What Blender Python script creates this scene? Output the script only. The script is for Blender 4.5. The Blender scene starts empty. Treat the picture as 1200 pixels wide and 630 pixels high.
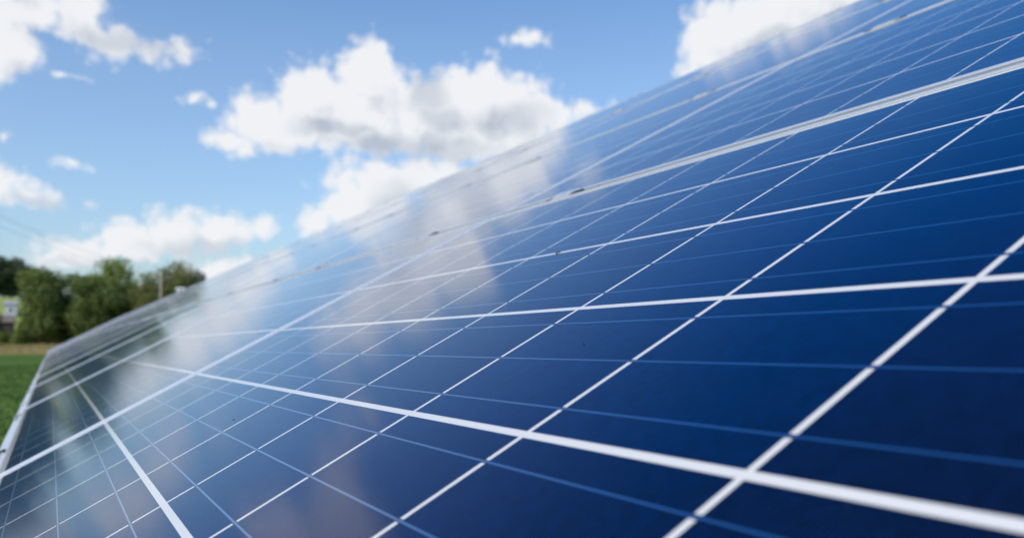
import bpy, bmesh, math, random
from mathutils import Vector, Matrix, noise
random.seed(7)
R_ = math.radians
scene = bpy.context.scene
COL = scene.collection

# ---------------------------------------------------------------- geometry of the place
P = 0.158                       # pitch of one solar cell, metres
TILT = 0.495565                 # tilt of the panel table
CT, ST = math.cos(TILT), math.sin(TILT)
BASE_Z = 0.75                   # height of the lower edge of the glass above the field
def plane(u, v, h=0.0):         # along the table, up the slope, above the glass (metres)
    return Vector((CT*v - ST*h, u, ST*v + CT*h + BASE_Z))

# ---------------------------------------------------------------- camera
CAM = Vector((0.0600396, -0.2232768, 0.19581988 + BASE_Z))
FWD = Vector((0.48225495, 0.87474684, 0.0474144)).normalized()
RGT = Vector((0.87573177, -0.48279795, 0.0)).normalized()
DWN = FWD.cross(RGT).normalized()
if DWN.z > 0: DWN = -DWN
cam_d = bpy.data.cameras.new('camera')
cam = bpy.data.objects.new('camera', cam_d); COL.objects.link(cam)
m = Matrix((RGT, -DWN, -FWD)).transposed().to_4x4()
m.translation = CAM
cam.matrix_world = m
cam_d.sensor_width = 36.0
cam_d.lens = 36.0*980.507/1200.0
cam_d.shift_y = (359.408-315.0)/1200.0
cam_d.clip_start = 0.01; cam_d.clip_end = 20000
cam_d.dof.use_dof = True
cam_d.dof.focus_distance = 0.66
cam_d.dof.aperture_fstop = 7.2
cam_d.dof.aperture_blades = 9
scene.camera = cam
def ray(px, py):                # direction of a point of the photograph, used to survey positions
    return (RGT*((px-600)/980.507) + DWN*((py-359.408)/980.507) + FWD).normalized()
def at(px, py, Y):
    d = ray(px, py); return CAM + d*((Y-CAM.y)/d.y)

# ---------------------------------------------------------------- sun, sky, exposure
SUN_AZ = R_(-114)               # measured from +Y towards +X
SUN_EL = R_(42)
SUN_STRENGTH = 3.3
SKY_STRENGTH = 0.15
scene.view_settings.view_transform = 'Standard'
scene.view_settings.look = 'None'
scene.view_settings.gamma = 1
scene.view_settings.use_curve_mapping = False
scene.view_settings.exposure = 0.30
sun_dir = Vector((math.sin(SUN_AZ)*math.cos(SUN_EL), math.cos(SUN_AZ)*math.cos(SUN_EL), math.sin(SUN_EL)))
sd = bpy.data.lights.new('sun', 'SUN'); sd.energy = SUN_STRENGTH; sd.angle = R_(0.53); sd.color = (1.0, 0.955, 0.89)
so = bpy.data.objects.new('sun', sd); COL.objects.link(so)
so.rotation_euler = sun_dir.to_track_quat('Z', 'Y').to_euler(); so.location = (0, 0, 60)

class NB:                       # tiny node-tree builder
    def __init__(s, nt): s.nt = nt
    def n(s, t, **kw):
        nd = s.nt.nodes.new(t)
        for k, v in kw.items():
            if k.startswith('i_'):
                key = k[2:]; key = int(key) if key.isdigit() else key
                sock = nd.inputs[key]
                if isinstance(v, bpy.types.NodeSocket): s.nt.links.new(v, sock)
                else: sock.default_value = v
            else: setattr(nd, k, v)
        return nd
    def m(s, op, a, b=None, c=None, clamp=False):
        nd = s.nt.nodes.new('ShaderNodeMath'); nd.operation = op; nd.use_clamp = clamp
        for i, v in enumerate((a, b, c)):
            if v is None: continue
            if isinstance(v, bpy.types.NodeSocket): s.nt.links.new(v, nd.inputs[i])
            else: nd.inputs[i].default_value = v
        return nd.outputs[0]
    def vm(s, op, a, b=None, out=0, scale=None):
        nd = s.nt.nodes.new('ShaderNodeVectorMath'); nd.operation = op
        for i, v in enumerate((a, b)):
            if v is None: continue
            if isinstance(v, bpy.types.NodeSocket): s.nt.links.new(v, nd.inputs[i])
            else: nd.inputs[i].default_value = v
        if scale is not None:
            if isinstance(scale, bpy.types.NodeSocket): s.nt.links.new(scale, nd.inputs['Scale'])
            else: nd.inputs['Scale'].default_value = scale
        return nd.outputs[out]
    def mix(s, f, a, b, kind='MIX'):
        nd = s.nt.nodes.new('ShaderNodeMix'); nd.data_type = 'RGBA'; nd.blend_type = kind
        for sock, v in ((nd.inputs[0], f), (nd.inputs[6], a), (nd.inputs[7], b)):
            if isinstance(v, bpy.types.NodeSocket): s.nt.links.new(v, sock)
            else: sock.default_value = v if not isinstance(v, tuple) or len(v) == 4 else (*v, 1)
        return nd.outputs[2]
    def smooth(s, x, lo, hi, a=0.0, b=1.0):
        nd = s.nt.nodes.new('ShaderNodeMapRange'); nd.interpolation_type = 'SMOOTHSTEP'
        s.nt.links.new(x, nd.inputs[0])
        for i, v in zip((1, 2, 3, 4), (lo, hi, a, b)): nd.inputs[i].default_value = v
        return nd.outputs[0]
    def noise(s, vec, scale, detail=3, rough=0.5, dims='3D', out=0, lac=2.0):
        nd = s.nt.nodes.new('ShaderNodeTexNoise'); nd.noise_dimensions = dims
        s.nt.links.new(vec, nd.inputs['Vector'])
        nd.inputs['Scale'].default_value = scale; nd.inputs['Detail'].default_value = detail
        nd.inputs['Roughness'].default_value = rough; nd.inputs['Lacunarity'].default_value = lac
        return nd.outputs[out]
    def link(s, a, b): s.nt.links.new(a, b)

# cumulus clouds: azimuth, elevation, rotation and half-axes (radians) of the lobes of each cloud
CLOUDS = [(0.3338, 0.3057, 0.049, 0.0423, 0.047), (0.315, 0.2821, 0.051, 0.0299, 0.0379), (0.2666, 0.2831, 0.065, 0.045, 0.0393), (0.2064, 0.2563, 0.075, 0.0322, 0.0317),
          (0.176, 0.2316, -0.192, 0.0329, 0.017), (0.237, 0.2491, 0.065, 0.0722, 0.0283), (0.3252, 0.2635, 0.045, 0.075, 0.0364), (0.3989, 0.2739, 0.027, 0.0562, 0.0405),
          (0.4646, 0.2848, 0.01, 0.0639, 0.0443), (0.5162, 0.2676, -0.003, 0.0495, 0.0466), (0.4626, 0.243, 0.01, 0.1029, 0.0275), (0.2829, 0.2327, 0.05, 0.0216, 0.0173),
          (0.3605, 0.2408, 0.033, 0.0808, 0.0194), (0.5606, 0.273, -0.015, 0.0473, 0.0193), (0.5945, 0.2781, 0.075, 0.0327, 0.0116), (0.3558, 0.1946, 0.028, 0.0755, 0.0266),
          (0.3092, 0.1655, 0.032, 0.0336, 0.0355), (0.277, 0.1428, 0.032, 0.0312, 0.0197), (0.4014, 0.1827, 0.018, 0.0916, 0.0398), (0.3511, 0.1567, 0.024, 0.0702, 0.0498),
          (0.1191, 0.1246, 0.05, 0.0441, 0.0272), (0.0675, 0.1154, 0.053, 0.0371, 0.0239), (0.1666, 0.1278, 0.044, 0.0402, 0.0239), (0.2082, 0.1344, 0.04, 0.0225, 0.0155),
          (0.0209, 0.0993, 0.052, 0.0515, 0.0171), (-0.0012, 0.0928, 0.051, 0.0393, 0.0134), (0.0804, 0.104, 0.046, 0.0512, 0.013), (0.1672, 0.0894, 0.178, 0.0421, 0.0163),
          (0.1287, 0.0796, 0.031, 0.0195, 0.0076), (-0.0527, 0.1659, -0.203, 0.0295, 0.0233), (-0.0199, 0.1586, -0.209, 0.0291, 0.0149), (0.0278, 0.1538, -0.116, 0.0113, 0.0063),
          (-0.1029, 0.1597, 0.109, 0.0419, 0.0297), (0.0147, 0.1936, -0.171, 0.0207, 0.0062), (-0.0488, 0.304, 0.174, 0.032, 0.037), (-0.04, 0.342, 0.189, 0.0504, 0.0268),
          (0.021, 0.3423, -0.2, 0.0331, 0.0275), (0.0488, 0.3231, -0.217, 0.0325, 0.0211), (0.0847, 0.3161, -0.135, 0.0339, 0.0115), (0.1216, 0.3198, 0.286, 0.0274, 0.0129),
          (0.0119, 0.2785, -0.007, 0.0208, 0.0043), (-0.0471, 0.3802, 0.209, 0.0773, 0.0382), (0.5225, 0.3568, -0.006, 0.0269, 0.0111), (0.4748, 0.3418, 0.009, 0.0093, 0.0065),
          (0.1369, 0.2724, 0.099, 0.0136, 0.0081), (0.1222, 0.2915, 0.11, 0.0063, 0.0044), (0.1551, 0.2678, 0.092, 0.011, 0.0046), (-0.0479, 0.2141, 0.127, 0.006, 0.0067),
          (0.7526, 0.3476, -0.081, 0.0449, 0.0414), (0.8104, 0.3601, -0.104, 0.0853, 0.0368), (0.7208, 0.3179, 0.268, 0.0232, 0.0133), (0.7862, 0.3294, -0.089, 0.0575, 0.0361),
          (0.862, 0.3844, -0.13, 0.0827, 0.0381), (-0.1555, 0.2369, 0.175, 0.0394, 0.0231), (-0.1773, 0.1157, 0.093, 0.0436, 0.0173)]
# tops lit, undersides grey: flat grey undersides where the clouds are thickest
BASES = [(0.391, 0.2329, -0.042, 0.0965, 0.0127), (0.5038, 0.2676, 0.082, 0.0413, 0.0175), (0.4215, 0.2667, -0.482, 0.0301, 0.0138), (-0.0025, 0.1496, 0.081, 0.0315, 0.0071),
          (0.146, 0.1116, 0.078, 0.0558, 0.0086), (0.0471, 0.0915, 0.045, 0.0495, 0.0055), (0.3712, 0.1622, -0.326, 0.0301, 0.0251), (0.0674, 0.3223, -0.11, 0.0585, 0.0123),
          (0.8101, 0.3379, 0.153, 0.0462, 0.0128), (0.4008, 0.2998, -0.384, 0.022, 0.0243), (0.2925, 0.2523, -0.033, 0.0443, 0.0096)]

g = bpy.data.node_groups.new('cloud_field', 'ShaderNodeTree')
g.interface.new_socket('Vector', in_out='INPUT', socket_type='NodeSocketVector')
g.interface.new_socket('Field', in_out='OUTPUT', socket_type='NodeSocketFloat')
b = NB(g)
gi = g.nodes.new('NodeGroupInput'); go = g.nodes.new('NodeGroupOutput')
vin = gi.outputs[0]
w1 = b.noise(vin, 22.0, 3, 0.55, out=1, dims='2D')
w2 = w1
warp = b.vm('SCALE', b.vm('SUBTRACT', w1, (.5, .5, .5)), scale=0.020)
q = b.vm('ADD', vin, warp)
q = b.vm('MULTIPLY', q, (1, 1, 0))
qs = g.nodes.new('ShaderNodeSeparateXYZ'); b.link(q, qs.inputs[0]); q0 = q
acc = None
for az, el, ang, ea, eb in CLOUDS:
    mp = g.nodes.new('ShaderNodeMapping'); mp.vector_type = 'TEXTURE'
    b.link(q, mp.inputs[0]); mp.inputs[1].default_value = (az, el, 0)
    mp.inputs[2].default_value = (0, 0, ang); mp.inputs[3].default_value = (ea*1.20, eb*1.22, 1e6)
    d = b.vm('LENGTH', mp.outputs[0], out=1)
    big = 1.35*min(1.0, 0.14 + min(ea, eb)/0.03*0.72)
    f = b.m('MULTIPLY_ADD', d, -big, big)       # positive inside; small lobes are thinner
    if acc is None: acc = f
    else:
        nd = g.nodes.new('ShaderNodeMath'); nd.operation = 'SMOOTH_MAX'
        b.link(acc, nd.inputs[0]); b.link(f, nd.inputs[1]); nd.inputs[2].default_value = 0.22; acc = nd.outputs[0]
    cq = g.nodes.new('ShaderNodeCombineXYZ'); b.link(qs.outputs[0], cq.inputs[0]); b.link(qs.outputs[1], cq.inputs[1]); b.link(acc, cq.inputs[2]); q = cq.outputs[0]
# billows: rounded cauliflower edges from smooth cellular noise, and fine wisps
vo = g.nodes.new('ShaderNodeTexVoronoi'); vo.feature = 'SMOOTH_F1'; vo.voronoi_dimensions = '2D'; b.link(q0, vo.inputs['Vector'])
vo.inputs['Scale'].default_value = 44.0; vo.inputs['Smoothness'].default_value = 0.4; vo.inputs['Detail'].default_value = 1.0; vo.inputs['Roughness'].default_value = 0.5
bil = b.m('MULTIPLY_ADD', vo.outputs['Distance'], -0.50, 0.30)
fine = b.m('MULTIPLY_ADD', b.noise(vin, 60.0, 4, 0.62, dims='2D'), 0.30, -0.15)
acc = b.m('ADD', acc, b.m('ADD', bil, fine))
b.link(acc, go.inputs[0])

world = bpy.data.worlds.new('World'); scene.world = world; world.use_nodes = True
nt = world.node_tree; nt.nodes.clear(); b = NB(nt)
tc = nt.nodes.new('ShaderNodeTexCoord'); D = tc.outputs['Generated']
sky = nt.nodes.new('ShaderNodeTexSky'); sky.sky_type = 'NISHITA'; sky.sun_disc = False
sky.sun_elevation = SUN_EL; sky.sun_rotation = SUN_AZ
sky.altitude = 60; sky.air_density = 1.15; sky.dust_density = 2.0; sky.ozone_density = 5.0
sx = nt.nodes.new('ShaderNodeSeparateXYZ'); b.link(D, sx.inputs[0])
az = b.m('ARCTAN2', sx.outputs[0], sx.outputs[1]); el = b.m('ARCSINE', sx.outputs[2])
cx = nt.nodes.new('ShaderNodeCombineXYZ'); b.link(az, cx.inputs[0]); b.link(el, cx.inputs[1])
def field(vec):
    nd = nt.nodes.new('ShaderNodeGroup'); nd.node_tree = g; b.link(vec, nd.inputs[0]); return nd.outputs[0]
F0 = field(cx.outputs[0])
F1 = field(b.vm('ADD', cx.outputs[0], (-0.014, 0.026, 0)))
alpha = b.smooth(F0, -0.04, 0.56)
lit = b.m('SUBTRACT', F0, F1)                    # falls off away from the sun side
lit = b.smooth(lit, -0.40, 0.24)
thick = b.smooth(F1, 0.45, 1.7, 0.0, 0.60)
base = None
for a_, e_, r_, sa, sb in BASES:
    mp = nt.nodes.new('ShaderNodeMapping'); mp.vector_type = 'TEXTURE'
    b.link(b.vm('ADD', cx.outputs[0], b.vm('SCALE', b.vm('SUBTRACT', b.noise(cx.outputs[0], 22.0, 2, .5, out=1, dims='2D'), (.5, .5, .5)), scale=.03)) if base is None else BQ, mp.inputs[0])
    if base is None: BQ = mp.inputs[0].links[0].from_socket
    mp.inputs[1].default_value = (a_, e_, 0); mp.inputs[2].default_value = (0, 0, r_); mp.inputs[3].default_value = (sa, sb, 1)
    f = b.smooth(b.vm('LENGTH', b.vm('MULTIPLY', mp.outputs[0], (1, 1, 0)), out=1), 0.3, 1.6, 1.0, 0.0)
    base = f if base is None else b.m('MAXIMUM', base, f)
shade = b.m('MULTIPLY', b.m('SUBTRACT', 1.0, b.m('MULTIPLY', thick, b.m('SUBTRACT', 1.0, b.m('MULTIPLY', lit, 0.75)))), 1.0, clamp=True)
shade = b.m('SUBTRACT', shade, b.m('MULTIPLY', base, 0.62), clamp=True)
CLOUD_BRIGHT = tuple(c/SKY_STRENGTH for c in (0.725, 0.735, 0.755)); CLOUD_GREY = tuple(c/SKY_STRENGTH for c in (0.39, 0.435, 0.51))
ccol = b.mix(shade, CLOUD_GREY, CLOUD_BRIGHT)
hs = nt.nodes.new('ShaderNodeHueSaturation'); b.link(sky.outputs[0], hs.inputs['Color'])
b.link(b.smooth(el, R_(16), R_(46), 1.0, 1.52), hs.inputs['Saturation'])   # clear deep blue towards the zenith
col = b.mix(b.m('MULTIPLY', alpha, 0.97), hs.outputs[0], ccol)
bg = nt.nodes.new('ShaderNodeBackground'); b.link(col, bg.inputs[0]); bg.inputs[1].default_value = SKY_STRENGTH
wo = nt.nodes.new('ShaderNodeOutputWorld'); b.link(bg.outputs[0], wo.inputs[0])
scene.render.engine = 'CYCLES'
scene.cycles.max_bounces = 8
try:
    world.cycles.sampling_method = 'MANUAL'; world.cycles.sample_map_resolution = 512
except Exception: pass

# ================================================================ helpers
def tag(o, label=None, cat=None, group=None, kind=None):
    if label: o['label'] = label
    if cat: o['category'] = cat
    if group: o['group'] = group
    if kind: o['kind'] = kind
    return o
def empty(name, loc, rot=(0, 0, 0)):
    o = bpy.data.objects.new(name, None); COL.objects.link(o); o.location = loc; o.rotation_euler = rot
    o.empty_display_size = 0.1; return o
def link_mesh(name, verts, faces, mat, parent=None, smooth=False, mats=None, fm=None):
    me = bpy.data.meshes.new(name); me.from_pydata([tuple(v) for v in verts], [], faces)
    for mm in (mats or [mat]): me.materials.append(mm)
    if fm: me.polygons.foreach_set('material_index', fm)
    if smooth: me.polygons.foreach_set('use_smooth', [True]*len(me.polygons))
    me.update()
    o = bpy.data.objects.new(name, me); COL.objects.link(o)
    if parent: o.parent = parent
    return o
def copy_tree(o, parent=None):
    c = o.copy(); COL.objects.link(c)
    if parent: c.parent = parent
    for ch in list(o.children): copy_tree(ch, c)
    return c
class MB:
    def __init__(s): s.bm = bmesh.new()
    def box(s, x0, x1, y0, y1, z0, z1, bev=0.0, M=None):
        r = bmesh.ops.create_cube(s.bm, size=1.0)
        vs = r['verts']
        for v in vs:
            v.co = Vector((x0+(v.co.x+.5)*(x1-x0), y0+(v.co.y+.5)*(y1-y0), z0+(v.co.z+.5)*(z1-z0)))
        if bev:
            es = list({e for v in vs for e in v.link_edges})
            r = bmesh.ops.bevel(s.bm, geom=es, offset=bev, segments=2, affect='EDGES', profile=0.6)
            vs = list({v for f in r['faces'] for v in f.verts} | {v for v in vs if v.is_valid})
        if M is not None:
            for v in vs: v.co = M @ v.co
        return s
    def tube(s, pts, rad, n=8, cap=True):
        rings = []
        pts = [Vector(p) for p in pts]
        if not isinstance(rad, (list, tuple)): rad = [rad]*len(pts)
        for i, p in enumerate(pts):
            t = (pts[min(i+1, len(pts)-1)] - pts[max(i-1, 0)]).normalized()
            a = t.orthogonal().normalized() if i == 0 else (a - t*a.dot(t)).normalized()
            bb = t.cross(a)
            rings.append([s.bm.verts.new(p + (a*math.cos(2*math.pi*k/n) + bb*math.sin(2*math.pi*k/n))*rad[i]) for k in range(n)])
        for r0, r1 in zip(rings, rings[1:]):
            for k in range(n): s.bm.faces.new((r0[k], r0[(k+1) % n], r1[(k+1) % n], r1[k]))
        if cap:
            s.bm.faces.new(rings[0][::-1]); s.bm.faces.new(rings[-1])
        return s
    def poly(s, pts):
        s.bm.faces.new([s.bm.verts.new(p) for p in pts]); return s
    def build(s, name, mat, parent=None, smooth=False):
        bmesh.ops.recalc_face_normals(s.bm, faces=s.bm.faces[:])
        me = bpy.data.meshes.new(name); s.bm.to_mesh(me); s.bm.free()
        me.materials.append(mat)
        if smooth: me.polygons.foreach_set('use_smooth', [True]*len(me.polygons))
        o = bpy.data.objects.new(name, me); COL.objects.link(o)
        if parent: o.parent = parent
        return o

def material(name, fn):
    m = bpy.data.materials.new(name); m.use_nodes = True
    nt = m.node_tree; b = NB(nt); bs = nt.nodes['Principled BSDF']
    fn(b, bs, nt); return m
def coords(nt, kind='Object'):
    return nt.nodes.new('ShaderNodeTexCoord').outputs[kind]
def bump(b, bs, h, strength, dist):
    nd = b.nt.nodes.new('ShaderNodeBump'); nd.inputs['Strength'].default_value = strength; nd.inputs['Distance'].default_value = dist
    b.link(h, nd.inputs['Height']); b.link(nd.outputs[0], bs.inputs['Normal'])

# ================================================================ materials
def m_cells(b, bs, nt):
    oc = coords(nt)
    sep = nt.nodes.new('ShaderNodeSeparateXYZ'); b.link(oc, sep.inputs[0])
    v = b.m('MULTIPLY_ADD', sep.outputs[0], 1/P, 3.0)      # up the slope, 0..6 over the cells
    u = b.m('MULTIPLY_ADD', sep.outputs[1], 1/P, 5.0)      # along the table, 0..10
    def inside(x, hi):
        return b.m('MULTIPLY', b.m('GREATER_THAN', x, 0.0), b.m('LESS_THAN', x, hi))
    fv = b.m('FRACT', v); fu = b.m('FRACT', u)
    gv = b.m('LESS_THAN', b.m('ABSOLUTE', b.m('SUBTRACT', fv, 0.5)), 0.5-0.0175)
    gu = b.m('LESS_THAN', b.m('ABSOLUTE', b.m('SUBTRACT', fu, 0.5)), 0.5-0.0125)
    ins = b.m('MULTIPLY', inside(v, 6.0), inside(u, 10.0))
    cell = b.m('MULTIPLY', b.m('MULTIPLY', gv, gu), ins)
    # three tinned ribbons per cell, running along the table and bridging the gaps
    d3 = b.m('ABSOLUTE', b.m('SUBTRACT', b.m('FRACT', b.m('MULTIPLY', v, 3.0)), 0.5))
    bus = b.m('LESS_THAN', d3, 0.0130)
    gapu = b.m('SUBTRACT', 1.0, gu)
    notch = b.m('MULTIPLY', b.m('LESS_THAN', d3, 0.028), gapu)
    inner = b.m('MULTIPLY', inside(v, 6.0), b.m('MULTIPLY', b.m('GREATER_THAN', u, -0.03), b.m('LESS_THAN', u, 10.03)))
    bus = b.m('MULTIPLY', bus, inner)
    bus = b.m('MULTIPLY', bus, gv)
    notch = b.m('MULTIPLY', notch, inner)
    # collecting ribbons hidden in the top and bottom margins are left white
    oi = nt.nodes.new('ShaderNodeObjectInfo')
    cid = nt.nodes.new('ShaderNodeCombineXYZ')
    b.link(b.m('FLOOR', v), cid.inputs[0]); b.link(b.m('FLOOR', u), cid.inputs[1]); b.link(b.m('MULTIPLY', oi.outputs['Random'], 91.0), cid.inputs[2])
    wn = nt.nodes.new('ShaderNodeTexWhiteNoise'); b.link(cid.outputs[0], wn.inputs[0])
    rs = nt.nodes.new('ShaderNodeSeparateColor'); b.link(wn.outputs['Color'], rs.inputs[0])
    ca = b.mix(rs.outputs[0], (0.0001, 0.0058, 0.021), (0.0001, 0.022, 0.066))
    ca = b.mix(b.smooth(rs.outputs[1], 0.35, 0.85), ca, (0.0042, 0.0048, 0.022))
    # crystal grains of the silicon
    off = b.vm('ADD', oc, b.vm('SCALE', wn.outputs['Color'], scale=7.0))
    vg = nt.nodes.new('ShaderNodeTexVoronoi'); b.link(off, vg.inputs['Vector']); vg.inputs['Scale'].default_value = 170.0
    gs = nt.nodes.new('ShaderNodeSeparateColor'); b.link(vg.outputs['Color'], gs.inputs[0])
    gr = b.m('MULTIPLY_ADD', gs.outputs[0], 0.70, 0.65)
    gr2 = b.m('MULTIPLY_ADD', b.noise(off, 7.0, 2, .5), 0.24, 0.88)
    ca = b.mix(1.0, ca, b.m('MULTIPLY', gr, gr2), 'MULTIPLY')
    # screen-printed silver fingers across the ribbons
    fin = b.m('LESS_THAN', b.m('ABSOLUTE', b.m('SUBTRACT', b.m('FRACT', b.m('MULTIPLY', u, 60.0)), 0.5)), 0.04)
    ca = b.mix(b.m('MULTIPLY', fin, 0.62), ca, (0.12, 0.20, 0.34))
    white = b.mix(b.noise(oc, 6.0, 3, .5), (0.445, 0.445, 0.435), (0.50, 0.50, 0.49))
    colr = b.mix(cell, white, ca)
    colr = b.mix(notch, colr, (0.04, 0.045, 0.06))
    colr = b.mix(bus, colr, (0.33, 0.43, 0.58))
    # dust: thin film and specks
    dust = b.smooth(b.noise(oc, 300.0, 2, .5), 0.74, 0.80)
    film = b.smooth(b.noise(oc, 3.0, 5, .65), 0.35, 0.8, 0.0, 0.005)
    # dust washed down to the lower edge of the panel
    low = b.m('MULTIPLY', b.smooth(b.m('ADD', v, b.m('MULTIPLY', b.noise(oc, 18.0, 4, .6), 0.5)), 0.15, 0.85, 0.20, 0.0), b.noise(oc, 60.0, 4, .7))
    film = b.m('ADD', film, low)
    colr = b.mix(b.m('MAXIMUM', b.m('MULTIPLY', dust, 0.30), film), colr, (0.34, 0.32, 0.29))
    b.link(colr, bs.inputs['Base Color'])
    # silicon with its blue anti-reflection film, ribbons of tinned copper
    cm = b.m('MULTIPLY', cell, 0.80)
    b.link(b.m('MAXIMUM', cm, bus), bs.inputs['Metallic'])
    b.link(b.mix(b.m('MAXIMUM', cell, bus), (1, 1, 1), b.mix(bus, (0.0, 0.52, 1.0), (0.8, 0.9, 1.0))), bs.inputs['Specular Tint'])
    bs.inputs['Roughness'].default_value = 0.30
    bs.inputs['IOR'].default_value = 1.12
    # low-iron glass with an anti-reflection coat on top
    bs.inputs['Coat Weight'].default_value = 1.0
    bs.inputs['Coat IOR'].default_value = 1.22
    rr = b.m('MULTIPLY_ADD', b.noise(oc, 5.0, 4, .6), 0.04, 0.025)
    b.link(rr, bs.inputs['Coat Roughness'])
    h = b.noise(oc, 800.0, 2, .6)
    h2 = b.noise(oc, 9.0, 2, .5)
    nd = nt.nodes.new('ShaderNodeBump'); nd.inputs['Strength'].default_value = 0.14; nd.inputs['Distance'].default_value = 0.0002
    b.link(b.m('ADD', h, b.m('MULTIPLY', h2, 1.5)), nd.inputs['Height'])
    b.link(nd.outputs[0], bs.inputs['Coat Normal'])
M_CELLS = material('solar cells under textured glass', m_cells)

def m_alu(col, rough, name, met=0.55):
    def f(b, bs, nt):
        oc = coords(nt)
        n = b.noise(oc, 30.0, 4, .6)
        b.link(b.mix(n, tuple(c*0.88 for c in col), tuple(min(1, c*1.08) for c in col)), bs.inputs['Base Color'])
        bs.inputs['Metallic'].default_value = met
        b.link(b.m('MULTIPLY_ADD', b.noise(oc, 80.0, 3, .5), 0.16, rough-0.08), bs.inputs['Roughness'])
    return material(name, f)
M_FRAME = m_alu((0.72, 0.73, 0.74), 0.34, 'anodised aluminium', 0.62)
M_CLAMP = m_alu((0.66, 0.68, 0.70), 0.32, 'clamp aluminium', 0.6)
M_GALV = m_alu((0.50, 0.52, 0.54), 0.45, 'galvanised steel', 0.7)
def simple(name, c1, c2, scale, rough=0.85, bstr=0.0, bdist=0.01, kind='Object', spec=0.3):
    def f(b, bs, nt):
        oc = coords(nt, kind)
        n = b.smooth(b.noise(oc, scale, 5, .62), 0.3, 0.7)
        b.link(b.mix(n, c1, c2), bs.inputs['Base Color'])
        bs.inputs['Roughness'].default_value = rough; bs.inputs['Specular IOR Level'].default_value = spec
        if bstr: bump(b, bs, b.noise(oc, scale*6, 4, .6), bstr, bdist)
    return material(name, f)
M_WOOD = simple('weathered fence wood', (0.16, 0.12, 0.08), (0.26, 0.21, 0.15), 3.0)
M_BARK = simple('bark', (0.05, 0.037, 0.026), (0.11, 0.085, 0.06), 4.0, .9, .5, .03)
M_WHITEWALL = simple('white render wall', (0.66, 0.68, 0.72), (0.78, 0.79, 0.80), 1.0)
M_PALEWALL = simple('pale blue grey wall', (0.36, 0.39, 0.43), (0.44, 0.47, 0.50), 1.0)
M_DARKWALL = simple('dark weatherboard', (0.035, 0.030, 0.026), (0.07, 0.06, 0.05), 2.0)
M_ROOF = simple('brown tiled roof', (0.11, 0.09, 0.075), (0.17, 0.14, 0.115), 2.5, .8, .6, .05)
M_SLATE = simple('grey slate roof', (0.22, 0.24, 0.28), (0.32, 0.34, 0.38), 2.5, .6, .5, .04)
M_PANE = simple('window pane', (0.10, 0.115, 0.13), (0.16, 0.175, 0.19), 1.0, .08, spec=.5)
M_SPECK = simple('dried dirt', (0.012, 0.011, 0.010), (0.03, 0.026, 0.02), 900.0, .9)
M_END_SHADE = simple('dark clamp end shade', (0.018, 0.018, 0.02), (0.03, 0.03, 0.033), 60.0, .7)  # near-black colour for the shade painted in at the clamp ends
M_CABLE = simple('overhead cable', (0.05, 0.05, 0.055), (0.08, 0.08, 0.085), 5.0, .6)
M_PORC = simple('pale porcelain', (0.62, 0.6, 0.56), (0.74, 0.72, 0.68), 9.0, .2, spec=.5)

def leaf_mat(name, dark, mid, light):
    def f(b, bs, nt):
        at_ = nt.nodes.new('ShaderNodeAttribute'); at_.attribute_name = 'tone'
        n = b.noise(coords(nt), 0.55, 3, .6)
        t = b.m('ADD', b.m('MULTIPLY', at_.outputs['Fac'], 0.55), b.smooth(n, 0.3, 0.7, 0.0, 0.45))
        c = b.mix(b.smooth(t, 0.0, 0.55), dark, mid); c = b.mix(b.smooth(t, 0.5, 1.0), c, light)
        b.link(c, bs.inputs['Base Color']); bs.inputs['Roughness'].default_value = 0.6
        bs.inputs['Specular IOR Level'].default_value = 0.25
        tr = nt.nodes.new('ShaderNodeBsdfTranslucent'); b.link(c, tr.inputs[0])
        mx = nt.nodes.new('ShaderNodeMixShader'); mx.inputs[0].default_value = 0.38
        b.link(bs.outputs[0], mx.inputs[1]); b.link(tr.outputs[0], mx.inputs[2])
        b.link(mx.outputs[0], nt.nodes['Material Output'].inputs[0])
    return material(name, f)
M_LEAF = {
 'mid':   leaf_mat('green leaves', (0.061, 0.092, 0.024), (0.128, 0.176, 0.043), (0.223, 0.263, 0.068)),
 'dark':  leaf_mat('dark green leaves', (0.023, 0.041, 0.016), (0.041, 0.071, 0.023), (0.071, 0.109, 0.032)),
 'olive': leaf_mat('olive green leaves', (0.074, 0.092, 0.027), (0.149, 0.169, 0.047), (0.230, 0.236, 0.068)),
 'lime':  leaf_mat('bright yellow green leaves', (0.10, 0.14, 0.028), (0.19, 0.25, 0.045), (0.29, 0.34, 0.07)),
}

# ================================================================ the ground
def sstep(x, a, b_):
    t = min(1, max(0, (x-a)/(b_-a))); return t*t*(3-2*t)
def ground_z(x, y):
    z = 1.15*sstep(y, 121, 140)
    z += 15.2*sstep(y, 158, 300)*(0.75+0.25*sstep(x, 60, -40))
    z += 10*sstep(y, 300, 900)
    z += 8*sstep(abs(x), 250, 900)
    z += (noise.noise(Vector((x*.02, y*.02, 0)))*0.25 + noise.noise(Vector((x*.1, y*.1, 3)))*0.05)*sstep(y, 25, 110)
    return z
def axis(lo, hi, fine_lo, fine_hi, step, growth=1.18):
    a = [fine_lo]
    while a[-1] < fine_hi: a.append(a[-1]+step)
    s = step; 
    while a[-1] < hi: s *= growth; a.append(a[-1]+s)
    s = step
    while a[0] > lo: s *= growth; a.insert(0, a[0]-s)
    return a
xs = axis(-3500, 3500, -60, 70, 2.0); ys = axis(-3000, 4500, -10, 330, 2.0)
gv = [(x, y, ground_z(x, y)) for y in ys for x in xs]; nx = len(xs)
gf = [(j*nx+i, j*nx+i+1, (j+1)*nx+i+1, (j+1)*nx+i) for j in range(len(ys)-1) for i in range(nx-1)]
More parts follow.
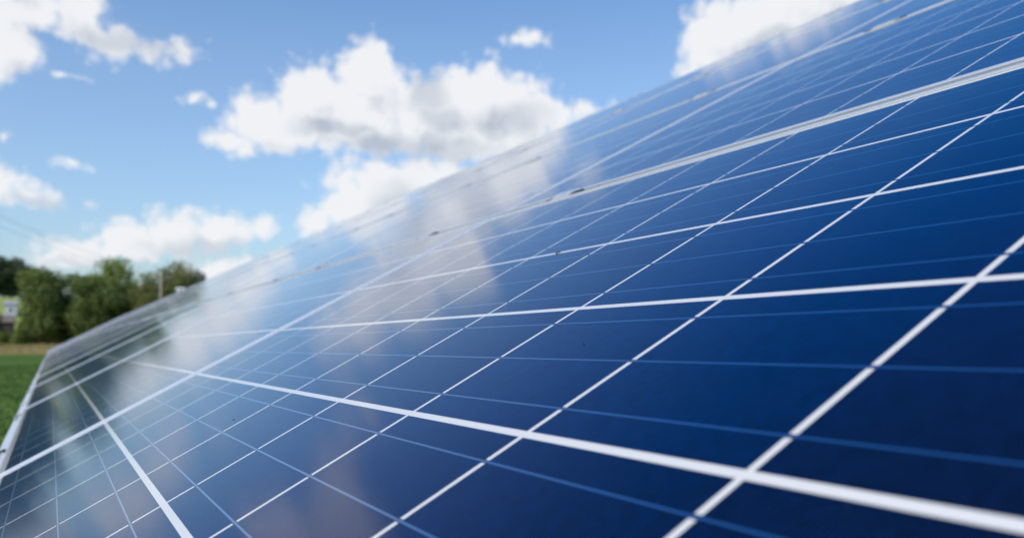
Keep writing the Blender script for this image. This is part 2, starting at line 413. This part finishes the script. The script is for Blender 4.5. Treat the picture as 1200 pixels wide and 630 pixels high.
def m_ground(b, bs, nt):
    oc = coords(nt)
    sep = nt.nodes.new('ShaderNodeSeparateXYZ'); b.link(oc, sep.inputs[0])
    n1 = b.smooth(b.noise(oc, 0.12, 5, .6), .35, .65); n2 = b.smooth(b.noise(oc, 2.2, 5, .65), .3, .7)
    lawn = b.mix(n1, (0.050, 0.094, 0.013), (0.075, 0.130, 0.018)); lawn = b.mix(b.m('MULTIPLY', n2, .5), lawn, (0.034, 0.062, 0.014))
    n3 = b.smooth(b.noise(oc, 1.2, 5, .65), .3, .7)
    dry = b.mix(n3, (0.20, 0.165, 0.06), (0.27, 0.23, 0.09))
    hill = b.mix(n1, (0.19, 0.225, 0.055), (0.24, 0.27, 0.07))
    wob = b.m('ADD', sep.outputs[1], b.m('MULTIPLY', b.noise(oc, .25, 3, .5), 5.0))
    c = b.mix(b.smooth(wob, 122, 125), lawn, dry); c = b.mix(b.smooth(wob, 150, 158), c, hill)
    b.link(c, bs.inputs['Base Color']); bs.inputs['Roughness'].default_value = 1.0; bs.inputs['Specular IOR Level'].default_value = 0.1
    bump(b, bs, b.noise(oc, 9.0, 5, .7), 0.5, 0.04)
M_GROUND = material('grass field', m_ground)
ground = link_mesh('ground', gv, gf, M_GROUND, smooth=True); tag(ground, kind='structure')

# grass blades of the near field, beside and under the table
rg = random.Random(3)
vv = []; ff = []; tones = []
for i in range(26000):
    y = 4 + 46*rg.random()**1.3; x = -0.3 - 6.5*rg.random()*(0.3+y/30)
    hgt = rg.uniform(.02, .05); a = rg.uniform(0, 6.28); w = rg.uniform(.006, .012)*(1+y/14)
    dx, dy = math.cos(a)*w, math.sin(a)*w; lx, ly = rg.uniform(-.04, .04), rg.uniform(-.04, .04)
    k = len(vv); z = ground_z(x, y)-.003
    vv += [(x-dx, y-dy, z), (x+dx, y+dy, z), (x+lx, y+ly, z+hgt)]; ff.append((k, k+1, k+2))
M_BLADE = simple('grass blades', (0.045, 0.094, 0.012), (0.064, 0.120, 0.016), 0.8, .7)
gr = link_mesh('grass', vv, ff, M_BLADE); tag(gr, 'short mown green grass of the field beside the panels', 'grass', kind='stuff')

# ================================================================ solar panels
ROW = 6.33*P; COLP = 10.23*P
H0x, H1x = -3*P - 0.045*P, 3*P + 0.045*P        # inner edge of the frame (x = up the slope)
H0y, H1y = -5*P - 0.045*P, 5*P + 0.045*P
LIP = 0.0095; LIPY = 0.0090
def panel_proto():
    root = empty('solar_panel', (0, 0, 0))
    # frame: hollow rectangle standing 1.6 mm proud of the glass, 40 mm deep
    bm = bmesh.new()
    X = (H0x-LIP, H1x+LIP); Y = (H0y-LIPY, H1y+LIPY); top = 0.0016; bot = -0.040; bev = 0.0008
    def ring(ix0, ix1, iy0, iy1, z): return [bm.verts.new(c) for c in ((ix0, iy0, z), (ix1, iy0, z), (ix1, iy1, z), (ix0, iy1, z))]
    rings = [ring(X[0], X[1], Y[0], Y[1], bot), ring(X[0], X[1], Y[0], Y[1], top-bev),
             ring(X[0]+bev*.3, X[1]-bev*.3, Y[0]+bev*.3, Y[1]-bev*.3, top-bev*.3),
             ring(X[0]+bev, X[1]-bev, Y[0]+bev, Y[1]-bev, top),
             ring(H0x-bev, H1x+bev, H0y-bev, H1y+bev, top), ring(H0x-bev*.3, H1x+bev*.3, H0y-bev*.3, H1y+bev*.3, top-bev*.3),
             ring(H0x, H1x, H0y, H1y, top-bev), ring(H0x, H1x, H0y, H1y, -0.006),
             ring(H0x-LIP*.75, H1x+LIP*.75, H0y-LIPY*.75, H1y+LIPY*.75, -0.0065), ring(H0x-LIP*.75, H1x+LIP*.75, H0y-LIPY*.75, H1y+LIPY*.75, bot)]
    for r0, r1 in zip(rings, rings[1:]+rings[:1]):
        for k in range(4): bm.faces.new((r0[k], r0[(k+1) % 4], r1[(k+1) % 4], r1[k]))
    bmesh.ops.recalc_face_normals(bm, faces=bm.faces[:])
    me = bpy.data.meshes.new('frame'); bm.to_mesh(me); bm.free(); me.materials.append(M_FRAME)
    fr = bpy.data.objects.new('frame', me); COL.objects.link(fr); fr.parent = root
    # corner joints of the frame profile, thin dark mitre lines are too small to show
    s = 0.0004
    gl = MB().box(H0x+s, H1x-s, H0y+s, H1y-s, -0.0052, 0.0).build('glass', M_CELLS, root)
    jb = MB().box(0.30, 0.40, -0.06, 0.06, -0.030, -0.0056, .004)
    jb.build('junction_box', M_DARKWALL, root)
    return root
PANEL_N = 34
def clamp_mb():
    # mid clamp filling the 16 mm gap to the panel above, with its screw
    x = 3.165*P
    c = MB()
    c.box(x-0.013, x+0.013, -0.030, 0.030, 0.0017, 0.0032, .0005)
    c.box(x-0.0055, x+0.0055, -0.028, 0.028, -0.034, 0.0017)
    return c
def end_clamp_mb():
    x = H0x-LIP
    c = MB()
    c.box(x-0.014, x+0.006, -0.030, 0.030, 0.0018, 0.0048, .0008)
    c.box(x-0.014, x-0.0008, -0.030, 0.030, -0.040, 0.0017)
    return c
def bolt(o, x):
    bm = MB(); bm.tube([(x, 0, 0.0030), (x, 0, 0.0052)], 0.0048, 6)
    return bm.build('bolt', M_GALV, o)
proto = panel_proto()
cl1 = clamp_mb().build('clamp', M_CLAMP, proto); bolt(cl1, 3.165*P)
xg = 3.165*P
for sg in (-1, 1): MB().box(xg-0.0085, xg+0.0085, min(sg*.031, sg*.052), max(sg*.031, sg*.052), -0.030, 0.0026, .0006).build('clamp_end_shade', M_END_SHADE, cl1)  # added dark blocks standing for the shadow at each end of a clamp
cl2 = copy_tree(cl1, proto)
ec1 = end_clamp_mb().build('clamp', M_CLAMP); bolt(ec1, H0x-LIP-0.007)
CY = ((-5.115+2.33)*P, (-5.115+8.62)*P)
cl1.location.y, cl2.location.y = CY
ORD = ['nearest', 'second', 'third', 'fourth', 'fifth', 'sixth', 'seventh', 'eighth', 'ninth', 'tenth', 'eleventh', 'twelfth', 'thirteenth',
       'fourteenth', 'fifteenth', 'sixteenth', 'seventeenth', 'eighteenth', 'nineteenth', 'twentieth', 'twenty-first', 'twenty-second', 'twenty-third',
       'twenty-fourth', 'twenty-fifth', 'twenty-sixth', 'twenty-seventh', 'twenty-eighth', 'twenty-ninth', 'thirtieth', 'thirty-first', 'thirty-second',
       'thirty-third', 'farthest']
ROWN = ['lowest row', 'second row up', 'third row up', 'top row']
rp = random.Random(11)
first = True
for r in range(4):
    for k in range(PANEL_N):
        o = proto if first else copy_tree(proto)
        j = 0 if first else 1
        first = False
        u = (3.0 + 10.23*k)*P; v = (3.0 + 6.33*r)*P
        o.location = plane(u, v)
        o.rotation_euler = (rp.gauss(0, .0007) if (r or k) else 0, -TILT + (rp.gauss(0, .0006) if (r or k) else 0), 0)
        # tiny mounting tolerances, as on a real table
        if r == 0:
            for yy in CY:
                e = copy_tree(ec1, o); e.location.y = yy
        if k == 0 and r == 0: lab = 'nearest solar panel in the lowest row, huge dark blue cells in the foreground'
        elif k == 0: lab = 'nearest dark blue solar panel in the %s of the table' % ROWN[r]
        elif k == PANEL_N-1: lab = 'farthest solar panel in the %s, at the end by the trees' % ROWN[r]
        else: lab = '%s solar panel away from the viewer in the %s' % (ORD[k], ROWN[r])
        tag(o, lab, 'solar panel', 'solar panels of the long tilted table')
for ch in list(ec1.children): bpy.data.objects.remove(ch)
bpy.data.objects.remove(ec1)

# ---------------------------------------------------------------- the rack that carries them
LEN0, LEN1 = -2.2*P, (-2.115+10.23*PANEL_N)*P
rack = empty('mounting_rack', (0.9, 0, 0)); tag(rack, 'galvanised steel rack of posts and rails carrying the solar panels', 'mounting rack')
def rail(v, w, h0, h1, name='rail', mat=M_GALV):
    c = MB()
    pts = [plane(uu, vv_, hh)-rack.location for uu in (LEN0, LEN1) for vv_, hh in ((v-w, h0), (v+w, h0), (v+w, h1), (v-w, h1))]
    vs = [c.bm.verts.new(p) for p in pts]
    for f in ((0, 1, 2, 3), (7, 6, 5, 4), (0, 4, 5, 1), (1, 5, 6, 2), (2, 6, 7, 3), (3, 7, 4, 0)): c.bm.faces.new([vs[i] for i in f])
    return c.build(name, mat, rack)
for r in range(4):
    for q_ in (1.35, 4.65): rail((r*6.33+q_)*P, .02, -0.086, -0.0405)
# lower edge profile with its drip lip
rail(-0.19*P, .0105, -0.0405, -0.0085, 'edge_profile', M_FRAME)
for i in range(19):
    y = -0.2 + i*2.93
    for v0 in (0.72, 3.25):
        p = plane(y, v0, -.152) - rack.location; gz = 0.0 - rack.location.z
        MB().box(p.x-.05, p.x+.05, p.y-.035, p.y+.035, gz-.3, p.z, .004).build('post', M_GALV, rack)
    c = MB()
    pts = [plane(yy, vv_, hh)-rack.location for yy in (y-.03, y+.03) for vv_, hh in ((0.05, -.15), (3.95, -.15), (3.95, -.0865), (0.05, -.0865))]
    vs = [c.bm.verts.new(p) for p in pts]
    for f in ((0, 1, 2, 3), (7, 6, 5, 4), (0, 4, 5, 1), (1, 5, 6, 2), (2, 6, 7, 3), (3, 7, 4, 0)): c.bm.faces.new([vs[i_] for i_ in f])
    c.build('beam', M_GALV, rack)

# ---------------------------------------------------------------- specks of dirt on the glass
def speck(u, v, s, lab, seed):
    rr = random.Random(seed); c = MB()
    for _ in range(5):
        r = bmesh.ops.create_icosphere(c.bm, subdivisions=2, radius=s*rr.uniform(.3, .6))
        ox, oy = rr.uniform(-1, 1)*s*.6, rr.uniform(-1, 1)*s*1.6
        for vtx in r['verts']:
            n_ = 1+.35*noise.noise(vtx.co*300/ max(s*400, .1) + Vector((seed, _, 0)))
            vtx.co = Vector((vtx.co.x*n_+ox, vtx.co.y*n_+oy, max(-s*.05, vtx.co.z*.6)))
    o = c.build('dirt_speck', M_SPECK, smooth=True); o.location = plane(u*P, v*P, .0005); o.rotation_euler = (0, -TILT, 0)
    tag(o, lab, 'speck')
speck(3.61, 4.0, .0026, 'dark ragged speck stuck on a white grid line, mid picture', 1)
speck(4.20, 1.62, .0011, 'tiny black speck on a blue cell, lower left of the picture', 2)
speck(1.75, 4.72, .0008, 'tiny dark speck on a cell just under the first aluminium strip', 3)
speck(1.48, 2.63, .0009, 'faint tiny speck below the thin ribbon in the lower middle', 4)

# ================================================================ trees
def crown_mesh(name, seed, W, H, n, leaf, mat, lobes=16, z0=0.12, flat=1.0, gaps=0.5):
    rr = random.Random(seed); L = []
    for i in range(lobes):
        a = rr.uniform(0, 6.283); t = rr.uniform(z0+.07, .90)
        prof = math.sin(math.pi*min(1, max(0.16, (t-z0*.3)/(1.05-z0*.3)))**.8)
        rad = W*.5*prof*rr.uniform(.45, .85)
        L.append((Vector((math.cos(a)*rad, math.sin(a)*rad, t*H)), W*rr.uniform(.14, .26), rr.random()))
    L.append((Vector((0, 0, H*.86)), W*.16, .7)); L.append((Vector((0, 0, H*.5)), W*.32, .3)); L.append((Vector((0, 0, H*.24)), W*.34, .25))
    vs, fs, tone = [], [], []
    tot = sum(l[1]**2 for l in L)
    for c, r, tn in L:
        m_ = int(n*r*r/tot)
        for _ in range(m_):
            d = Vector((rr.gauss(0, 1), rr.gauss(0, 1), rr.gauss(0, 1))).normalized()
            nn = noise.noise(d*2.2 + c)*.45 + noise.noise(d*5.5 + c)*.25
            rad = r*(1+nn)*(rr.uniform(.55, 1.06)**.6)
            p = c + Vector((d.x*rad, d.y*rad, d.z*rad*.82))
            if noise.noise(p*(1.6/ max(.6, leaf*2.2)))*.5+.5 < rr.random()*gaps: continue
            if p.z < .05: continue
            nrm = (d + Vector((rr.gauss(0, .6), rr.gauss(0, .6), rr.gauss(0, .6)+.25))).normalized()
            a_ = nrm.orthogonal().normalized(); b_ = nrm.cross(a_); th = rr.uniform(0, 6.28)
            e1 = (a_*math.cos(th)+b_*math.sin(th)); e2 = nrm.cross(e1)
            s = leaf*rr.uniform(.5, 1.25); k = len(vs)
            vs += [p-e1*s*.55, p-e2*s*.32+nrm*s*.08, p+e1*s*.6, p+e2*s*.32-nrm*s*.06]
            fs.append((k, k+1, k+2, k+3)); tone.append(min(1, max(0, tn*.45+rr.random()*.55)))
    me = bpy.data.meshes.new(name); me.from_pydata([tuple(v) for v in vs], [], fs); me.materials.append(mat)
    at_ = me.attributes.new('tone', 'FLOAT', 'FACE'); at_.data.foreach_set('value', tone)
    return me
def trunk_mesh(seed, W, H):
    rr = random.Random(seed); c = MB()
    top = Vector((rr.uniform(-.03, .03)*W, rr.uniform(-.03, .03)*W, H*.8))
    c.tube([(0, 0, -.4), (0.02*W, 0, H*.12), (-.02*W, .02*W, H*.4), top], [W*.045+.05, W*.034+.03, W*.022+.02, .03], 9)
    for i in range(9):
        z = H*rr.uniform(.18, .6); a = rr.uniform(0, 6.28); l = W*rr.uniform(.2, .4)
        p0 = Vector((0, 0, z)); p2 = Vector((math.cos(a)*l, math.sin(a)*l, z+H*rr.uniform(.1, .25)))
        c.tube([p0, p0.lerp(p2, .5)+Vector((0, 0, -.05*H)), p2], [W*.016+.015, W*.010+.01, .012], 6)
    bmesh.ops.recalc_face_normals(c.bm, faces=c.bm.faces[:])
    me = bpy.data.meshes.new('trunk'); c.bm.to_mesh(me); c.bm.free(); me.materials.append(M_BARK); return me
KINDS = {}
for i, (kn, mk, W, H, n, leaf, lobes, z0, gaps) in enumerate([
    ('a', 'mid', 8, 10, 15000, .30, 20, .06, .45), ('b', 'mid', 7, 10, 13000, .28, 18, .05, .5), ('c', 'olive', 7.5, 9, 13000, .30, 18, .06, .5),
    ('d', 'dark', 9, 11, 14000, .36, 18, .08, .4), ('e', 'lime', 7, 9, 9000, .30, 14, .12, .45), ('f', 'lime', 3.2, 2.6, 3500, .2, 10, .02, .3),
    ('hedge', 'dark', 4.5, 4, 6000, .28, 14, .02, .2), ('g', 'dark', 6, 9, 9000, .28, 12, .08, .65)]):
    KINDS[kn] = (crown_mesh('crown', 20+i, W, H, n, leaf, M_LEAF[mk], lobes, z0, gaps=gaps), trunk_mesh(50+i, W, H), W, H)
used_labels = {}
def tree(kn, px, y_top, Y, wpx, lab, group='trees along the far edge of the field', name='broadleaf_tree', cat='tree', base=None, seed=0):
    d = ray(px, 400); t = (Y-CAM.y)/d.y; x = CAM.x + d.x*t
    gz = ground_z(x, Y) if base is None else base
    top = at(px, y_top, Y).z; depth = (Vector((x, Y, 0))-CAM).dot(FWD)
    wid = wpx*depth/980.5*abs(math.cos(math.atan2(d.x, d.y)-math.atan2(FWD.x, FWD.y)))
    cr, tr, W, H = KINDS[kn]
    root = empty(name, (x, Y, gz), (0, 0, random.Random(seed*7+int(px)).uniform(0, 6.28)))
    s = (top-gz)/(H*.985); sw = 1.16*wid/(W*.97)
    root.scale = (sw, sw, s)
    for nm, me in (('crown', cr), ('trunk', tr)):
        o = bpy.data.objects.new(nm, me); COL.objects.link(o); o.parent = root
    tag(root, lab, cat, group); return root
# (kind, px of the trunk, px row of the top, Y, width in px)
tree('a', 47, 315, 143, 62, 'broad mid-green tree at the left, beside the brown roof')
tree('b', 78, 317, 147, 50, 'mid-green tree just right of the broad left tree')
tree('a', 110, 322, 141, 66, 'large rounded green tree at the centre of the tree line')
tree('e', 134, 304, 158, 62, 'bright yellow-green tree crown rising behind the darker trees', name='broadleaf_tree')
tree('b', 143, 326, 144, 46, 'shaded green tree right of the large rounded tree')
tree('b', 160, 332, 152, 34, 'small dark tree in the dip of the tree line')
tree('c', 172, 322, 140, 44, 'olive-green tree left of the wooden pole')
tree('c', 192, 316, 146, 40, 'olive-green tree directly behind the wooden pole')
tree('c', 209, 309, 145, 44, 'dense olive tree above the panel edge, right of the pole')
tree('d', 226, 320, 150, 34, 'low dark tree at the right end of the visible tree line')
tree('d', -12, 300, 290, 40, 'dark tree on the hill at the left picture edge', 'dark trees on the hill')
tree('d', 12, 303, 300, 34, 'dark tree on the hill above the pale cottage', 'dark trees on the hill')
tree('d', 32, 313, 296, 32, 'lower dark tree on the hill, right end of its clump', 'dark trees on the hill')
tree('d', 3, 318, 288, 34, 'dark bushy tree on the hillside behind the pale cottage', 'dark trees on the hill')
tree('d', 52, 322, 304, 34, 'dark hill tree mostly hidden behind the broad left tree', 'dark trees on the hill')
tree('f', 19, 385, 138, 18, 'bright yellow-green bush in front of the tree line', 'bushes by the fence', 'leafy_bush', 'bush')
tree('f', 4, 388, 139, 18, 'dull small bush below the brown roof at the left edge', 'bushes by the fence', 'leafy_bush', 'bush')
for i, (kn, px, yt, w) in enumerate([('d', -26, 346, 44), ('a', -56, 328, 54), ('d', -90, 312, 64), ('c', -125, 306, 64), ('a', -165, 292, 74), ('b', -210, 296, 64), ('d', -250, 290, 74),
                          ('a', -300, 296, 70), ('b', -350, 300, 80)]):
    tree(kn, px, yt, 140+3*(i % 3)-i*3, w, 'tree of the left hedgerow seen only mirrored in the glass, %s from the picture edge' % ORD[i].replace('nearest', 'first'), 'hedgerow trees left of the picture', seed=i, base=0.4)
for i, (kn, px, yt, w) in enumerate([('b', 252, 338, 40), ('a', 285, 335, 50), ('c', 330, 330, 55), ('d', 380, 325, 60), ('a', 440, 320, 60), ('b', 500, 318, 60)]):
    tree(kn, px, yt, 146+2*(i % 3), w, 'tree hidden behind the panel table, %s beyond its end' % ORD[i].replace('nearest', 'first'), 'trees behind the table', seed=30+i)

for i, (px, yt, w) in enumerate([(36, 378, 30), (62, 372, 34), (92, 374, 34), (124, 372, 34), (156, 366, 34), (186, 362, 34), (216, 356, 30)]):
    tree('hedge', px, yt, 150.5, w, '%s dark hedge bush from the left, closing the foot of the tree line' % ORD[i].replace('nearest', 'first'), 'hedge bushes under the trees', 'hedge_bush', 'bush', seed=60+i)
# ================================================================ buildings, pole, fence, wires
def house(name, px0, px1, py_eave, py_roof, Y, depth_m, wall, roof, lab, cat, base=None, windows=0):
    a = at(px0, py_eave, Y); c_ = at(px1, py_eave, Y)
    w = c_.x-a.x; cxm = (a.x+c_.x)/2; gz = ground_z(cxm, Y)-.3 if base is None else base
    root = empty(name, (cxm, Y, gz)); he = a.z-gz; hr = at(px0, py_roof, Y).z-gz
    MB().box(-w/2, w/2, 0, depth_m, 0, he).build('wall', wall, root)
    c = MB(); o_ = .25
    pr = [(-w/2-o_, -o_, he+.003), (w/2+o_, -o_, he+.003), (w/2+o_, depth_m+o_, he+.003), (-w/2-o_, depth_m+o_, he+.003), (-w/2-o_, depth_m/2, hr), (w/2+o_, depth_m/2, hr)]
    vs = [c.bm.verts.new(p) for p in pr]
    for f in ((0, 1, 5, 4), (2, 3, 4, 5), (1, 2, 5), (3, 0, 4), (0, 3, 2, 1)): c.bm.faces.new([vs[i] for i in f])
    c.build('roof', roof, root)
    for i in range(windows):
        x = -w/2 + w*(i+.6)/(windows+.2)
        f = MB(); f.box(x-.5, x+.5, -.05, .04, he*.42, he*.42+1.15)
        fo = f.build('window', M_WHITEWALL, root)
        MB().box(x-.4, x+.4, -.07, -.052, he*.42+.1, he*.42+1.05).build('pane', M_PANE, fo)
    tag(root, lab, cat); return root
house('cottage', 5, 20, 356, 352, 228, 7, M_PALEWALL, M_SLATE, 'small pale cottage with grey roof on the green hillside', 'house', windows=1)
house('barn', -16, 15, 377, 368, 162, 8, M_DARKWALL, M_ROOF, 'dark barn with a brown tiled roof left of the broad tree', 'barn')
house('outbuilding', 210, 215.5, 338, 336, 137, 3, M_WHITEWALL, M_WHITEWALL, 'white outbuilding just above the panel edge under the trees right of the pole', 'shed', windows=1)

def pole(px, ytop, Y, lab):
    p = at(px, ytop, Y); gz = ground_z(p.x, Y)
    root = empty('utility_pole', (p.x, Y, gz)); h = p.z-gz
    MB().tube([(0, 0, -.5), (0, 0, h*.5), (0, 0, h)], [.19, .17, .14], 10).build('pole', M_WOODPOLE, root, True)
    MB().box(-.95, .95, -.06, .06, h-.75, h-.6, .01).build('crossarm', M_WOODPOLE, root)
    for x in (-.85, 0, .85):
        zz = h-.6 if x else h
        MB().tube([(x, 0, zz), (x, 0, zz+.08), (x, 0, zz+.16), (x, 0, zz+.24)], [.03, .07, .05, .06], 8).build('insulator', M_PORC, root, True)
    tag(root, lab, 'utility pole'); return root, [Vector((p.x+x, Y, gz+(h-.38 if x else h+.24))) for x in (-.85, 0, .85)]
M_WOODPOLE = simple('grey pole wood', (0.20, 0.165, 0.13), (0.30, 0.26, 0.21), 3.0)
pa, ta = pole(189, 321, 134, 'tall wooden utility pole standing before the olive-green trees')
pb, tb = pole(-150, 185, 62, 'wooden utility pole out in the field left of the picture')
for i, (p, q_) in enumerate(zip(ta, tb)):
    c = MB(); n_ = 30
    pts = [p.lerp(q_, k/n_) - Vector((0, 0, 4*.9*(k/n_)*(1-k/n_))) for k in range(n_+1)]
    c.tube(pts, .009, 5)
    o = c.build('power_line', M_CABLE)
    tag(o, ('left', 'middle', 'right')[i] + ' one of three thin overhead cables between the wooden poles', 'cable', 'overhead cables')

# post and wire fence at the far edge of the field
fn = empty('field_fence', (-2, 122, 0)); tag(fn, 'low wooden post and wire fence along the dry grass strip', 'fence')
for i in range(36):
    x = -75 + i*2.7; z = ground_z(x, 122)
    MB().box(x+2-.06, x+2+.06, -.06, .06, z-.3, z+1.15+.05*math.sin(i*3.1), .01).build('post', M_WOOD, fn)
for h in (.35, .7, 1.02):
    MB().tube([(-75+i*2.7+2, -.075, ground_z(-75+i*2.7, 122)+h) for i in range(36)], .008, 5).build('wire', M_CABLE, fn)
# dry standing grass behind the fence
vv = []; ff = []
for i in range(16000):
    x = rg.uniform(-45, 12); y = rg.uniform(123.5, 139); z = ground_z(x, y)-.01
    hgt = rg.uniform(.2, .5); a = rg.uniform(0, 6.28); w = rg.uniform(.015, .04); k = len(vv)
    dx, dy = math.cos(a)*w, math.sin(a)*w
    vv += [(x-dx, y-dy, z), (x+dx, y+dy, z), (x+rg.uniform(-.12, .12), y, z+hgt)]; ff.append((k, k+1, k+2))
M_DRY = simple('dry grass', (0.20, 0.16, 0.06), (0.32, 0.26, 0.11), 0.9, .9)
tag(link_mesh('dry_grass', vv, ff, M_DRY), 'strip of tall dry yellow-brown grass in front of the trees', 'grass', kind='stuff')
